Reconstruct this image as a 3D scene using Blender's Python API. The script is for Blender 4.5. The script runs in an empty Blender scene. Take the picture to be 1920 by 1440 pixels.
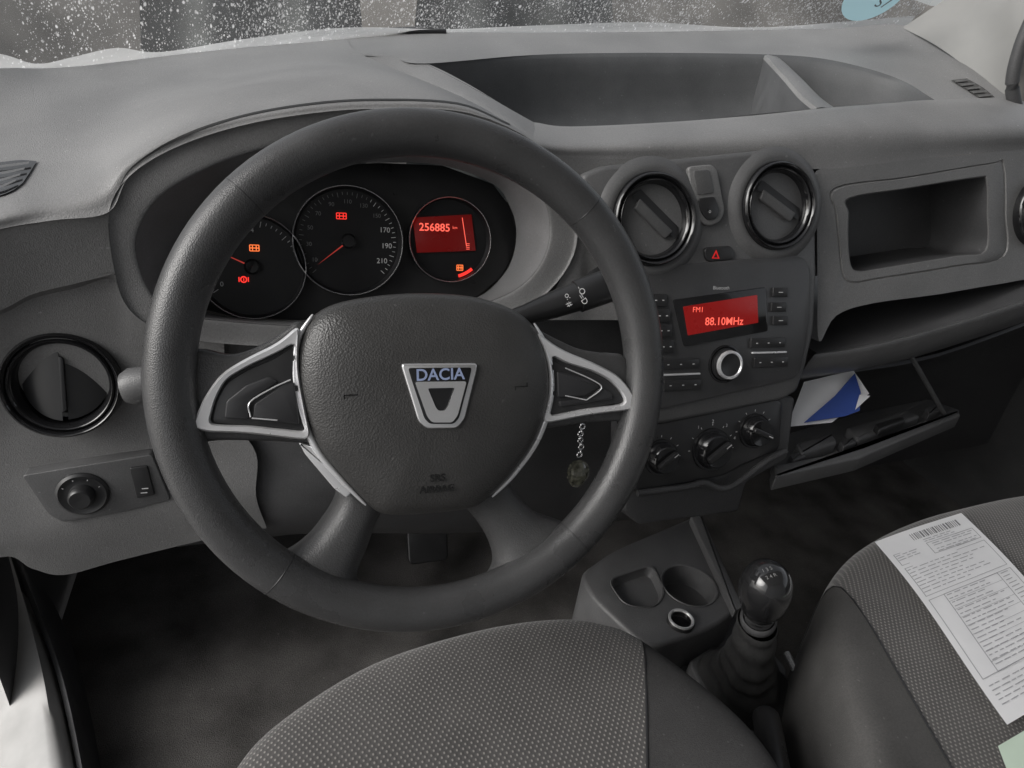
import bpy, bmesh, math, random
from mathutils import Vector as V, Matrix
from mathutils.bvhtree import BVHTree
random.seed(4)
S=bpy.context.scene
S.view_settings.view_transform='Standard'; S.view_settings.look='None'; S.view_settings.exposure=0
COL=S.collection
# ---------------- camera (calibrated against the 0.374 m wheel and the 0.1 m vents) -------------
C=V((-.1,-.4175,.2352)); yaw,pit,rol,FL=.3682,.4985,.1419,1263.4
F=V((math.sin(yaw)*math.cos(pit),math.cos(yaw)*math.cos(pit),-math.sin(pit)))
R0=V((math.cos(yaw),-math.sin(yaw),0)); U0=R0.cross(F)
R=R0*math.cos(rol)+U0*math.sin(rol); U=-R0*math.sin(rol)+U0*math.cos(rol)
cd=bpy.data.cameras.new("camera"); cam=bpy.data.objects.new("camera",cd); COL.objects.link(cam)
cam.matrix_world=Matrix(((R.x,U.x,-F.x,C.x),(R.y,U.y,-F.y,C.y),(R.z,U.z,-F.z,C.z),(0,0,0,1)))
cd.sensor_width=36; cd.lens=36*FL/1920; cd.clip_start=.01; cd.clip_end=500
S.camera=cam
def ray(x,y): return F+R*((x-960)/FL)+U*((720-y)/FL)
class Fr:
    def __init__(s,o,tilt=0,yawz=0):
        s.o=V(o); s.u=V((math.cos(yawz),math.sin(yawz),0))
        f=V((-math.sin(yawz),math.cos(yawz),0))
        s.v=f*math.sin(tilt)+V((0,0,1))*math.cos(tilt)
        s.n=s.u.cross(s.v)
    def at(s,x,y,h=0): return s.o+s.u*x+s.v*y+s.n*h
    def hit(s,x,y,h=0):
        d=ray(x,y); p=s.o+s.n*h
        return C+d*((p-C).dot(s.n)/d.dot(s.n))
    def px(s,x,y,h=0):
        q=s.hit(x,y,h)-s.o; return (q.dot(s.u),q.dot(s.v))
def Q(x,y,Y):
    if isinstance(Y,Fr): return Y.hit(x,y)
    d=ray(x,y); return C+d*((Y-C.y)/d.y)
def QZ(x,y,z):
    d=ray(x,y); return C+d*((z-C.z)/d.z)
# ---------------- materials ----------------
MC={}
def mat(name,base,rough=.5,bs=0,bst=.2,bd=.0004,metal=0,emis=None,es=1,var=.12,vs=25,spec=.5,coat=0,weave=False,dust=0):
    if name in MC: return MC[name]
    m=bpy.data.materials.new(name); m.use_nodes=True; nt=m.node_tree; N=nt.nodes; L=nt.links
    b=N['Principled BSDF']; b.inputs['Roughness'].default_value=rough; b.inputs['Metallic'].default_value=metal
    b.inputs['Specular IOR Level'].default_value=spec; b.inputs['Coat Weight'].default_value=coat
    tc=N.new('ShaderNodeNewGeometry')
    if var:
        no=N.new('ShaderNodeTexNoise'); no.inputs['Scale'].default_value=vs; no.inputs['Detail'].default_value=8
        L.new(tc.outputs['Position'],no.inputs['Vector'])
        cr=N.new('ShaderNodeMapRange'); cr.inputs[1].default_value=.3; cr.inputs[2].default_value=.7
        cr.inputs[3].default_value=1-var; cr.inputs[4].default_value=1+var
        L.new(no.outputs['Fac'],cr.inputs[0])
        fac=cr.outputs[0]
        if dust:
            n2=N.new('ShaderNodeTexNoise'); n2.inputs['Scale'].default_value=620; n2.inputs['Detail'].default_value=2; L.new(tc.outputs['Position'],n2.inputs['Vector'])
            g2=N.new('ShaderNodeMapRange'); g2.inputs[1].default_value=.3; g2.inputs[2].default_value=.7; g2.inputs[3].default_value=1-dust; g2.inputs[4].default_value=1+dust; L.new(n2.outputs['Fac'],g2.inputs[0])
            n3=N.new('ShaderNodeTexNoise'); n3.inputs['Scale'].default_value=230; n3.inputs['Detail'].default_value=1; L.new(tc.outputs['Position'],n3.inputs['Vector'])
            g3=N.new('ShaderNodeMapRange'); g3.inputs[1].default_value=.74; g3.inputs[2].default_value=.80; g3.inputs[3].default_value=0; g3.inputs[4].default_value=.6; L.new(n3.outputs['Fac'],g3.inputs[0])
            mm_=N.new('ShaderNodeMath'); mm_.operation='MULTIPLY'; L.new(fac,mm_.inputs[0]); L.new(g2.outputs[0],mm_.inputs[1])
            aa_=N.new('ShaderNodeMath'); aa_.operation='ADD'; L.new(mm_.outputs[0],aa_.inputs[0]); L.new(g3.outputs[0],aa_.inputs[1]); fac=aa_.outputs[0]
        mu=N.new('ShaderNodeVectorMath'); mu.operation='SCALE'; mu.inputs[0].default_value=base
        L.new(fac,mu.inputs['Scale']); L.new(mu.outputs[0],b.inputs['Base Color'])
        mr=N.new('ShaderNodeMapRange'); mr.inputs[1].default_value=.3; mr.inputs[2].default_value=.7
        mr.inputs[3].default_value=max(0,rough-.06); mr.inputs[4].default_value=min(1,rough+.06)
        L.new(no.outputs['Fac'],mr.inputs[0]); L.new(mr.outputs[0],b.inputs['Roughness'])
    else: b.inputs['Base Color'].default_value=(*base,1)
    if bs:
        vo=N.new('ShaderNodeTexVoronoi'); vo.inputs['Scale'].default_value=bs; L.new(tc.outputs['Position'],vo.inputs['Vector'])
        bp=N.new('ShaderNodeBump'); bp.inputs['Strength'].default_value=bst; bp.inputs['Distance'].default_value=bd
        L.new(vo.outputs['Distance'],bp.inputs['Height']); L.new(bp.outputs[0],b.inputs['Normal'])
    if weave:
        sx=N.new('ShaderNodeSeparateXYZ'); L.new(tc.outputs['Position'],sx.inputs[0])
        def wv(o,sc):
            a=N.new('ShaderNodeMath'); a.operation='MULTIPLY'; a.inputs[1].default_value=sc; L.new(o,a.inputs[0])
            s=N.new('ShaderNodeMath'); s.operation='SINE'; L.new(a.outputs[0],s.inputs[0]); return s
        a=wv(sx.outputs[0],1250); c=wv(sx.outputs[1],930)
        p=N.new('ShaderNodeMath'); p.operation='MULTIPLY'; L.new(a.outputs[0],p.inputs[0]); L.new(c.outputs[0],p.inputs[1])
        r2=N.new('ShaderNodeMapRange'); r2.inputs[1].default_value=.40; r2.inputs[2].default_value=.9; L.new(p.outputs[0],r2.inputs[0])
        mx=N.new('ShaderNodeMix'); mx.data_type='RGBA'; L.new(r2.outputs[0],mx.inputs[0])
        L.new(mu.outputs[0],mx.inputs[6]); mx.inputs[7].default_value=(base[0]*3.7,base[1]*3.6,base[2]*3.5,1)
        L.new(mx.outputs[2],b.inputs['Base Color'])
        bp=N.new('ShaderNodeBump'); bp.inputs['Strength'].default_value=.22; bp.inputs['Distance'].default_value=.0008
        L.new(p.outputs[0],bp.inputs['Height']); L.new(bp.outputs[0],b.inputs['Normal'])
        b.inputs['Sheen Weight'].default_value=.25
    if emis:
        b.inputs['Emission Color'].default_value=(*emis,1); b.inputs['Emission Strength'].default_value=es
    MC[name]=m; return m
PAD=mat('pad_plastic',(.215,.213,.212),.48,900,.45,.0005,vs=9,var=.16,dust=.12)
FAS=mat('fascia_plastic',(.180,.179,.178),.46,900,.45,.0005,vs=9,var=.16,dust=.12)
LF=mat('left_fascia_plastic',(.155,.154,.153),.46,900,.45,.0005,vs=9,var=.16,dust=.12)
CON=mat('console_plastic',(.105,.105,.106),.40,1000,.35,.0004,dust=.10)
POD=mat('pod_plastic',(.092,.092,.093),.38,1000,.35,.0004,dust=.08)
DRK=mat('dark_plastic',(.066,.066,.068),.5,900,.4,.0005,dust=.12)
BLK=mat('black_plastic',(.026,.026,.027),.33)
GLB=mat('gloss_black',(.012,.012,.013),.14,coat=.3)
LEA=mat('rim_leather',(.054,.054,.055),.30,1100,.32,.0005,dust=.08)
HUB=mat('hub_leather',(.050,.049,.048),.36,750,.45,.0006,dust=.06)
SIL=mat('satin_silver',(.84,.84,.85),.30,metal=.55,var=.04)
CHR=mat('chrome',(.93,.93,.94),.16,metal=.8,var=0)
FAB=mat('seat_fabric',(.078,.075,.073),.9,weave=True,spec=.2)
BOL=mat('bolster_fabric',(.055,.054,.054),.85,1500,.5,.0005,spec=.25,dust=.12)
PSB=mat('passenger_bolster',(.078,.076,.074),.85,1500,.5,.0005,spec=.25,dust=.12)
CAR=mat('carpet',(.105,.100,.096),.95,900,1.0,.0012,vs=9,var=.5,spec=.1,dust=.3)
TRY=mat('tray_inner',(.090,.092,.095),.6,900,.3,.0004,dust=.08)
WPT=mat('white_paint',(.40,.395,.385),.35,var=.12)
CRM=mat('pillar_trim',(.25,.248,.24),.65,900,.2,.0004,var=.05)
PAP=mat('paper_white',(.82,.82,.83),.7,var=.04)
INK=mat('ink_grey',(.2,.2,.21),.7,var=0)
BLU=mat('blue_print',(.03,.075,.33),.5,var=.1)
LBL=mat('symbol_white',(.7,.7,.7),.6,var=0)
RED=mat('red_light',(.1,.0,.0),.5,emis=(1,.04,.03),es=1.2,var=0)
REDH=mat('hazard_red',(.12,.0,.0),.5,emis=(.8,.02,.02),es=.6,var=0)
REDB=mat('red_lit_text',(.1,.0,.0),.5,emis=(1,.13,.09),es=1.3,var=0)
REDD=mat('red_display',(.05,.004,.004),.3,emis=(.5,.010,.008),es=.34,var=.1,vs=60)
REDT=mat('trip_red_display',(.03,.003,.003),.3,emis=(.5,.010,.008),es=.16,var=.1,vs=60)
ORG=mat('orange_light',(.1,.0,.0),.5,emis=(1,.2,.05),es=1.3,var=0)
DRD=mat('dim_red',(.05,.0,.0),.5,emis=(.8,.08,.06),es=.4,var=0)
SEAM=mat('panel_seam',(.02,.02,.02),.6,var=0)
# ---------------- mesh helpers ----------------
WL={}
def mk(name,verts,faces,m,parent=None,smooth=True,label=None,auto=None,kind=None):
    me=bpy.data.meshes.new(name)
    c=sum((V(v) for v in verts),V())/len(verts)
    me.from_pydata([V(v)-c for v in verts],[],faces); me.update()
    bm=bmesh.new(); bm.from_mesh(me); bmesh.ops.recalc_face_normals(bm,faces=bm.faces); bm.to_mesh(me); bm.free()
    o=bpy.data.objects.new(name,me); COL.objects.link(o); me.materials.append(m); o.location=c; WL[o.name]=c
    for p in me.polygons: p.use_smooth=smooth
    if smooth and auto!=False:
        try: me.set_sharp_from_angle(angle=math.radians(auto or 40))
        except Exception: pass
    if parent is not None:
        o.parent=parent; o.matrix_parent_inverse=Matrix.Translation(-WL[parent.name])
    if label:o["label"]=label
    if kind:o["kind"]=kind
    return o
def thing(name,label,cat,loc):
    e=bpy.data.objects.new(name,None); COL.objects.link(e); e.location=V(loc); WL[e.name]=V(loc)
    e.empty_display_size=.03; e["label"]=label; e["category"]=cat; return e
def top(o,label,cat): o["label"]=label; o["category"]=cat; return o
def cr(pts,n,closed=False):
    pts=[V(p) for p in pts]; k=len(pts); out=[]
    segs=k if closed else k-1
    for i in range(segs):
        if closed: a,b,c,d=pts[i-1],pts[i],pts[(i+1)%k],pts[(i+2)%k]
        else: a,b,c,d=pts[max(i-1,0)],pts[i],pts[i+1],pts[min(i+2,k-1)]
        if not closed:
            if i==0:a=b*2-c
            if i==segs-1:d=c*2-b
        for j in range(n):
            t=j/n
            out.append(.5*((2*b)+(c-a)*t+(2*a-5*b+4*c-d)*t*t+(3*b-a-3*c+d)*t**3))
    if not closed: out.append(pts[-1])
    return out
def grid(rows,closed=False,cap0=False,cap1=False):
    n=len(rows[0]); vs=[p for r in rows for p in r]; fs=[]
    for i in range(len(rows)-1):
        for j in range(n if closed else n-1):
            k=(j+1)%n; fs.append((i*n+j,i*n+k,(i+1)*n+k,(i+1)*n+j))
    if cap0: fs.append(tuple(range(n)))
    if cap1: fs.append(tuple((len(rows)-1)*n+j for j in range(n)))
    return vs,fs
def loft(name,rows,nu,nv,m,parent=None,closed=False,cap1=False,**k):
    rr=[cr(r,nu,closed) for r in rows]
    cols=list(zip(*rr)); cc=[cr(c,nv) for c in cols]; g=[list(r) for r in zip(*cc)]
    vs,fs=grid(g,closed,cap1=cap1); return mk(name,vs,fs,m,parent,**k)
def lathe(name,fr,c,prof,m,parent=None,seg=64,closedprof=False,a0=0,a1=None,**k):
    full=a1 is None; rows=[]
    ns=seg if full else seg+1
    for (r,h) in (prof+[prof[0]] if closedprof else prof):
        rows.append([fr.at(c[0]+r*math.cos(a),c[1]+r*math.sin(a),h) for a in ([2*math.pi*i/seg for i in range(seg)] if full else [a0+(a1-a0)*i/seg for i in range(ns)])])
    vs,fs=grid(rows,full); return mk(name,vs,fs,m,parent,**k)
def rnd(pts,r,n=5):
    out=[];k=len(pts)
    for i in range(k):
        p=V((*pts[i],0));a=V((*pts[i-1],0));b=V((*pts[(i+1)%k],0))
        da=(a-p);db=(b-p);ra=min(r,da.length*.45,db.length*.45)
        A=p+da.normalized()*ra;B=p+db.normalized()*ra
        for j in range(n+1):
            t=j/n; q=A*(1-t)**2+p*2*t*(1-t)+B*t*t; out.append((q.x,q.y))
    return out
def inset(pts,d):
    k=len(pts); ar=sum(pts[i-1][0]*pts[i][1]-pts[i][0]*pts[i-1][1] for i in range(k)); sg=1 if ar>0 else -1
    out=[]
    for i in range(k):
        a=V(pts[i-1]);p=V(pts[i]);b=V(pts[(i+1)%k]); e=(b-a)
        if e.length<1e-9: out.append(pts[i]);continue
        e.normalize(); nn=V((-e.y,e.x))*sg; q=p+nn*d; out.append((q.x,q.y))
    return out
def plate(name,fr,out2,h0,h1,m,parent=None,bev=.0015,**k):
    rows=[(out2,h0),(out2,h1-bev),(inset(out2,bev*.3),h1-bev*.3),(inset(out2,bev),h1)] if bev else [(out2,h0),(out2,h1)]
    g=[[fr.at(x,y,h) for x,y in o] for o,h in rows]
    vs,fs=grid(g,True,cap0=True,cap1=True); return mk(name,vs,fs,m,parent,auto=50,**k)
def pplate(name,fr,pxs,h0,h1,m,parent=None,bev=.0015,r=0,**k):
    o=[fr.px(x,y,h1) for x,y in pxs]
    if r:o=rnd(o,r)
    return plate(name,fr,o,h0,h1,m,parent,bev,**k)
def frame_ring(name,fr,outer,inner,h0,h1,m,parent=None,**k):
    g=[[fr.at(x,y,h) for x,y in o] for o,h in ((outer,h0),(outer,h1),(inner,h1),(inner,h0))]
    vs,fs=grid(g,True); return mk(name,vs,fs,m,parent,auto=30,**k)
def pillow(name,fr,out2,c,levels,m,parent=None,**k):
    g=[[fr.at(c[0]+(x-c[0])*s,c[1]+(y-c[1])*s,h) for x,y in out2] for s,h in levels]
    vs,fs=grid(g,True,cap1=True); return mk(name,vs,fs,m,parent,auto=60,**k)
def tube(name,path,rad,m,parent=None,seg=12,flatn=None,**k):
    rows=[];n=len(path)
    for i,p in enumerate(path):
        t=(path[min(i+1,n-1)]-path[max(i-1,0)]).normalized()
        a=t.cross(V((0,0,1)) if abs(t.z)<.9 else V((0,1,0))).normalized(); b=t.cross(a)
        r=rad[i] if isinstance(rad,(list,tuple)) else rad
        rows.append([p+a*r*math.cos(x)+b*r*math.sin(x) for x in [2*math.pi*j/seg for j in range(seg)]])
    vs,fs=grid(rows,True,cap0=True,cap1=True); return mk(name,vs,fs,m,parent,auto=50,**k)
def text(name,s,fr,c,size,h,m,parent=None,rot=0,bold=0,sx=1,**k):
    cu=bpy.data.curves.new("t",'FONT'); cu.body=s; cu.size=size; cu.align_x='CENTER'; cu.align_y='CENTER'; cu.offset=bold; cu.resolution_u=4
    o=bpy.data.objects.new("t",cu); COL.objects.link(o)
    me=bpy.data.meshes.new_from_object(o.evaluated_get(bpy.context.evaluated_depsgraph_get()))
    cs,sn=math.cos(rot),math.sin(rot)
    vs=[fr.at(c[0]+v.co.x*sx*cs-v.co.y*sn,c[1]+v.co.x*sx*sn+v.co.y*cs,h) for v in me.vertices]
    fs=[tuple(p.vertices) for p in me.polygons]
    bpy.data.objects.remove(o); bpy.data.curves.remove(cu); bpy.data.meshes.remove(me)
    if not vs: return
    return mk(name,vs,fs,m,parent,smooth=False,**k)
def bars(name,fr,quads,h,m,parent=None,**k):
    vs=[];fs=[]
    for q in quads:
        b=len(vs); vs+=[fr.at(x,y,h) for x,y in q]; fs.append(tuple(range(b,b+len(q))))
    return mk(name,vs,fs,m,parent,smooth=False,**k)
def rect(x,y,w,h,a=0):
    c,s=math.cos(a),math.sin(a)
    return [(x+dx*w/2*c-dy*h/2*s,y+dx*w/2*s+dy*h/2*c) for dx,dy in((-1,-1),(1,-1),(1,1),(-1,1))]

# ================= STEERING WHEEL =================
W=Fr((0,0,0),math.radians(25))
wheel=thing('steering_wheel','black leather steering wheel with silver spoke trims','steering wheel',(0,0,0))
T2=[2*math.pi*i/28 for i in range(28)]
rimo=lathe('rim',W,(0,0),[(.1714+.0160*math.cos(t),.0150*math.sin(t)) for t in T2],LEA,wheel,seg=128,closedprof=True,auto=False)
def seam(a):
    rows=[]
    for da,k in((-.0025,1.0),(-.0015,1.010),(.0015,1.010),(.0025,1.0)):
        rows.append([W.at((.1714+.0160*k*math.cos(t))*math.sin(a+da),(.1714+.0160*k*math.cos(t))*math.cos(a+da),.0150*k*math.sin(t)) for t in T2])
    vs,fs=grid(rows,True); mk('rim_seam',vs,fs,BLK,rimo)
for a in(.773,-.785,math.pi-.70,math.pi+.70): seam(a)
hubpx=[(590,592),(640,566),(740,551),(830,550),(900,558),(960,578),(1000,608),(1024,655),(1033,715),(1026,768),(1003,830),(962,888),(922,930),(880,955),(790,966),(722,966),(688,945),(638,893),(596,840),(568,770),(556,700),(563,638)]
def smooth2(p,n=4): return [(q.x,q.y) for q in cr([V((x,y,0)) for x,y in p],n,True)]
hub=smooth2([W.px(x,y,.004) for x,y in hubpx])
hc=W.px(815,755,.01)
HLV=[(1.0,-.035),(1.0,.0),(.985,.005),(.94,.010),(.85,.0145),(.7,.0185),(.5,.0215),(.25,.023)]
hubo=pillow('hub_cover',W,hub,hc,HLV,HUB,wheel)
def hubh(x,y):
    a=math.atan2(y-hc[1],x-hc[0]); b=min(hub,key=lambda p:abs(math.remainder(math.atan2(p[1]-hc[1],p[0]-hc[0])-a,2*math.pi)))
    s=math.hypot(x-hc[0],y-hc[1])/math.hypot(b[0]-hc[0],b[1]-hc[1])
    L=HLV[1:]
    for (s0,h0),(s1,h1) in zip(L,L[1:]):
        if s<=s0 and s>=s1: return h0+(h1-h0)*(s0-s)/(s0-s1)
    return .023
def hubline(idx,name):
    p=[W.px(*hubpx[i],.004) for i in idx]
    pts=cr([W.at(hc[0]+(x-hc[0])*1.014,hc[1]+(y-hc[1])*1.014,.003) for x,y in p],6)
    tube(name,pts,[.0006+.0020*math.sin(math.pi*i/(len(pts)-1))**.5 for i in range(len(pts))],SIL,hubo,seg=8)
hubline([0,21,20,19,18,17,16],'chrome_edge'); hubline([6,7,8,9,10,11,12],'chrome_edge')
def spoke(name,body,trimo,trimi,panel,sgn):
    b=pplate(name,W,body,-.018,.001,LEA,wheel,bev=.003,r=.010)
    o=[W.px(x,y,.008) for x,y in trimo]; i=[W.px(x,y,.008) for x,y in trimi]
    o2=rnd(o,.012,4); i2=rnd(i,.006,4)
    g=[[W.at(x,y,h) for x,y in L] for L,h in((o2,-.006),(inset(o2,.0005),.0062),(inset(o2,.0018),.0080),(inset(i2,-.0008),.0076),(i2,.006),(i2,.0))]
    vs,fs=grid(g,True); mk('spoke_trim',vs,fs,SIL,b)
    pn=pplate('button_panel',W,panel,0,.0050,BLK,b,bev=.001,r=.004)
    return b,pn
bL,pL=spoke('spoke',[(330,700),(352,655),(380,655),(430,668),(475,655),(520,630),(566,592),(620,720),(605,835),(520,828),(400,826),(340,840)],
 [(564,603),(522,642),(466,668),(412,700),(380,745),(356,803),(385,812),(460,814),(588,829),(575,770),(560,690)],
 [(555,640),(521,661),(468,685),(423,711),(403,748),(391,794),(415,798),(470,799),(577,811),(566,765),(554,700)],
 [(552,648),(515,672),(462,694),(424,718),(405,752),(396,794),(460,796),(576,809),(566,765),(553,700)],-1)
bR,pR=spoke('spoke',[(990,606),(1030,628),(1085,655),(1140,663),(1170,662),(1190,700),(1205,790),(1180,790),(1110,792),(1010,806),(980,720)],
 [(1001,614),(1050,653),(1118,680),(1162,703),(1186,732),(1199,764),(1180,771),(1110,779),(1012,798),(1030,745),(1030,680)],
 [(1034,664),(1062,680),(1115,696),(1149,714),(1168,736),(1176,757),(1155,761),(1105,766),(1030,781),(1039,745),(1039,700)],
 [(1033,672),(1060,686),(1120,704),(1148,719),(1165,740),(1172,754),(1115,763),(1031,778),(1038,745),(1037,700)],1)
def btn(parent,path,w=.0005):
    tube('button_edge',cr([W.hit(x,y,.0078) for x,y in path],4),w,SIL,parent,seg=6)
btn(pL,[(470,782),(468,755),(510,728),(545,712)]); btn(pL,[(472,784),(520,788)])
btn(pR,[(1060,690),(1110,712),(1128,728),(1100,750)]); btn(pR,[(1060,742),(1100,750)])
BTN=mat('button_plastic',(.030,.030,.032),.45)
pplate('button',W,[(420,785),(424,752),(462,722),(505,706),(522,716),(470,750),(466,786)],.004,.0070,BTN,pL,bev=.001,r=.002)
pplate('button',W,[(474,786),(476,758),(530,722),(552,716),(562,796)],.004,.0070,BTN,pL,bev=.001,r=.002)
pplate('button',W,[(1045,696),(1100,710),(1124,724),(1100,742),(1046,746)],.004,.0070,BTN,pR,bev=.001,r=.002)
pplate('button',W,[(1128,726),(1148,738),(1150,748),(1110,754),(1050,764),(1048,752),(1104,746)],.004,.0070,BTN,pR,bev=.001,r=.002)
def lows(rows,m=LEA):
    rr=[]
    for (lx,ly),(rx,ry),h in rows:
        a=W.px(lx,ly,h);b=W.px(rx,ry,h); r=[]
        for k in range(9):
            t=k/8; x=a[0]+(b[0]-a[0])*t; y=a[1]+(b[1]-a[1])*t; r.append(W.at(x,y,h-.010*(abs(2*t-1)**3)))
        r=[W.at(*a,h-.03)]+r+[W.at(*b,h-.03)]
        rr.append(r)
    cols=list(zip(*rr)); g=[list(r) for r in zip(*[cr(c,6) for c in cols])]
    vs,fs=grid(g); return mk('lower_spoke',vs,fs,m,wheel,auto=70)
LSP=mat('spoke_plastic',(.062,.062,.063),.40,900,.4,.0005,dust=.08)
sl=lows([((600,850),(740,955),-.004),((636,930),(716,972),-.004),((598,1003),(690,1037),-.002),((550,1048),(672,1088),.002),((495,1070),(690,1135),.004)],LSP)
sr=lows([((860,955),(975,890),-.004),((888,966),(968,918),-.004),((930,1022),(1016,970),-.002),((944,1074),(1070,992),.002),((920,1118),(1120,1010),.004)],LSP)
pplate('silver_fork',W,[(560,830),(592,840),(666,918),(650,934),(628,918),(572,852)],-.004,.003,SIL,sl,bev=.001,r=.0015)
# emblem
EH=.0232
em=pplate('emblem',W,[(752,682),(896,681),(893,700),(872,785),(858,803),(800,804),(785,790),(758,702)],.019,EH+.0015,CHR,hubo,bev=.001,r=.003)
pplate('emblem_field',W,[(765,690),(885,689),(881,708),(861,784),(851,795),(806,795),(796,785),(771,710)],EH,EH+.0019,GLB,em,bev=.0003,r=.002)
ob=[W.px(x,y,EH+.003) for x,y in [(778,716),(875,715),(858,779),(848,792),(810,792),(801,781)]]
ib=[W.px(x,y,EH+.003) for x,y in [(802,728),(853,727),(840,763),(834,770),(822,770),(817,764)]]
frame_ring('emblem_shield',W,rnd(ob,.002),rnd(ib,.0015),EH,EH+.0032,CHR,em)
text('emblem_lettering','DACIA',W,W.px(826,703,EH+.003),.0112,EH+.0026,mat('blue_chrome',(.5,.6,.9),.25,metal=.5,var=0),em,bold=.0002)
HMK=mat('debossed_mark',(.012,.012,.012),.25)
for (x,y) in((658,740),(975,724)):
    c=W.px(x,y,.017); hh=hubh(*c)+.0008
    bars('hub_mark',W,[rect(c[0],c[1],.010,.0008),rect(c[0]-.0045,c[1]-.0012,.0009,.003),rect(c[0]+.0045,c[1]+.0012,.0009,.003)],hh,HMK,hubo)
ac=W.px(817,903,.013)
for s_,dy in(('SRS',.004),('AIRBAG',-.004)): text('airbag_lettering',s_,W,(ac[0],ac[1]+dy),.0072,hubh(ac[0],ac[1]+dy)+.0008,HMK,hubo,bold=.0002)

# ================= STEERING COLUMN =================
col=thing('steering_column','dark plastic steering column shroud with control stalks','steering column',(0,.12,-.06))
cp=[]
for (n_,s_) in((-.03,.055),(-.05,.07),(-.10,.075),(-.20,.08)):
    cp.append([W.at(.01+s_*(abs(math.cos(a))**.6)*math.copysign(1,math.cos(a)),-.03+s_*.95*(abs(math.sin(a))**.6)*math.copysign(1,math.sin(a)),n_) for a in [2*math.pi*i/40 for i in range(40)]])
vs,fs=grid(cp,True,cap0=True); shr=mk('column_shroud',vs,fs,DRK,col)
p0=Q(1128,540,.10);p1=Q(985,590,.10)
st=tube('control_stalk',[p1+(p1-p0)*.6,p1,p1+(p0-p1)*.35,p0],[.008,.009,.012,.0145],BLK,col,seg=20)
tube('stalk_end',[p0+(p0-p1)*-.33,p0+(p0-p1)*-.32,p0+(p0-p1)*.16,p0+(p0-p1)*.22],[.0132,.0148,.0155,.012],BLK,st,seg=20)
sf=Fr(p0,0.3); sf.u=(p0-p1).normalized(); sf.n=(C-p0).normalized(); sf.n=(sf.n-sf.u*sf.n.dot(sf.u)).normalized(); sf.v=sf.n.cross(sf.u)
for s_,x_,y_ in(('-O',-.023,.004),('=D',-.024,-.004),('o:',-.036,.003),('#',-.037,-.004)): text('stalk_symbol',s_,sf,(x_,y_),.0075,.0155,LBL,st,rot=-1.3)
q0=Q(232,728,.12);q1=Q(300,715,.12)
tube('control_stalk',[q0-(q1-q0)*.02,q0,q0+(q1-q0)*.25,q1,q1+(q1-q0)*.8],[.006,.012,.0155,.014,.01],CON,col,seg=20)

# ================= DASHBOARD =================
dash=thing('car_dashboard','grey plastic dashboard with instruments, vents, radio and open glovebox','dashboard',(.3,.3,-.2))
FP=Fr((.36,.243,.068),.33)
def row(l): return [Q(*p) for p in l]
padA=loft('upper_pad',[row(r) for r in [
 [(-160,140,.48),(0,128,.53),(80,128,.56),(150,124,.58),(230,115,.61),(310,105,.64),(390,96,.67),(460,89,.69),(530,83,.71),(590,78,.72),(650,73,.73)],
 [(-160,250,.38),(0,215,.43),(90,200,.45),(160,190,.47),(230,178,.49),(310,162,.50),(400,145,.52),(480,128,.54),(560,114,.56),(620,106,.57),(680,103,.58)],
 [(-160,360,.27),(0,318,.30),(90,300,.315),(165,278,.33),(225,248,.345),(310,205,.36),(430,168,.375),(560,146,.385),(680,138,.395),(780,150,.395),(862,180,.40)],
 [(-160,440,.21),(0,395,.215),(100,372,.23),(185,345,.235),(232,300,.245),(320,248,.258),(440,214,.270),(570,192,.275),(700,184,.28),(850,192,.28),(960,235,.285)],
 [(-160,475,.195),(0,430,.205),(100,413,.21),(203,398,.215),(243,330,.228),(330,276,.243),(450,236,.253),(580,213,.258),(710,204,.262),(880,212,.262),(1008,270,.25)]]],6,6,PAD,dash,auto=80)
padB=loft('upper_pad',[row(r) for r in [
 [(570,80,.722),(650,73,.735),(740,66,.75),(830,61,.76),(1000,61,.77),(1200,60,.77),(1400,57,.75),(1560,54,.70),(1700,48,.62),(1800,112,.50),(1895,185,.40)],
 [(600,95,.645),(665,88,.655),(750,85,.66),(830,84,.67),(1000,76,.71),(1200,74,.72),(1400,76,.70),(1560,80,.64),(1690,100,.56),(1770,140,.47),(1840,188,.39)],
 [(630,110,.57),(680,104,.58),(740,110,.57),(800,119,.54),(1000,103,.62),(1200,99,.63),(1400,101,.61),(1520,107,.57),(1610,124,.52),(1690,150,.46),(1752,187,.38)]]],6,5,PAD,dash,auto=80)
loft('upper_pad',[row(r) for r in [
 [(660,98,.595),(740,106,.575),(800,119,.545),(870,153,.47),(940,195,.40),(1000,229,.36)],
 [(645,100,.595),(740,124,.545),(810,158,.455),(862,179,.402),(948,227,.305),(1008,268,.252)],
 [(630,110,.585),(720,145,.52),(785,182,.44),(840,205,.39),(920,250,.30),(990,280,.25)]]],6,4,PAD,dash,auto=80)
LIP0=[(1000,229,.36),(1070,237,.345),(1250,229,.34),(1400,217,.34),(1560,201,.345),(1680,192,.36),(1752,187,.38),(1895,185,.40),(1990,215,.38)]
padL=loft('pad_lip',[row(r) for r in [LIP0,
 [(1001,236,.34),(1070,243,.325),(1250,236,.32),(1400,225,.32),(1560,210,.322),(1680,202,.33),(1752,198,.345),(1895,205,.345),(1990,225,.33)],
 [(1000,264,.254),(1080,272,.262),(1250,266,.268),(1400,260,.27),(1560,250,.275),(1680,245,.278),(1752,243,.28),(1895,240,.28),(1990,245,.28)],
 [(1008,288,.247),(1080,296,.255),(1250,300,FP),(1400,305,FP),(1540,317,FP),(1680,303,FP),(1780,292,FP),(1895,283,FP),(1990,275,FP)]]],6,6,PAD,dash,auto=80)
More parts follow.
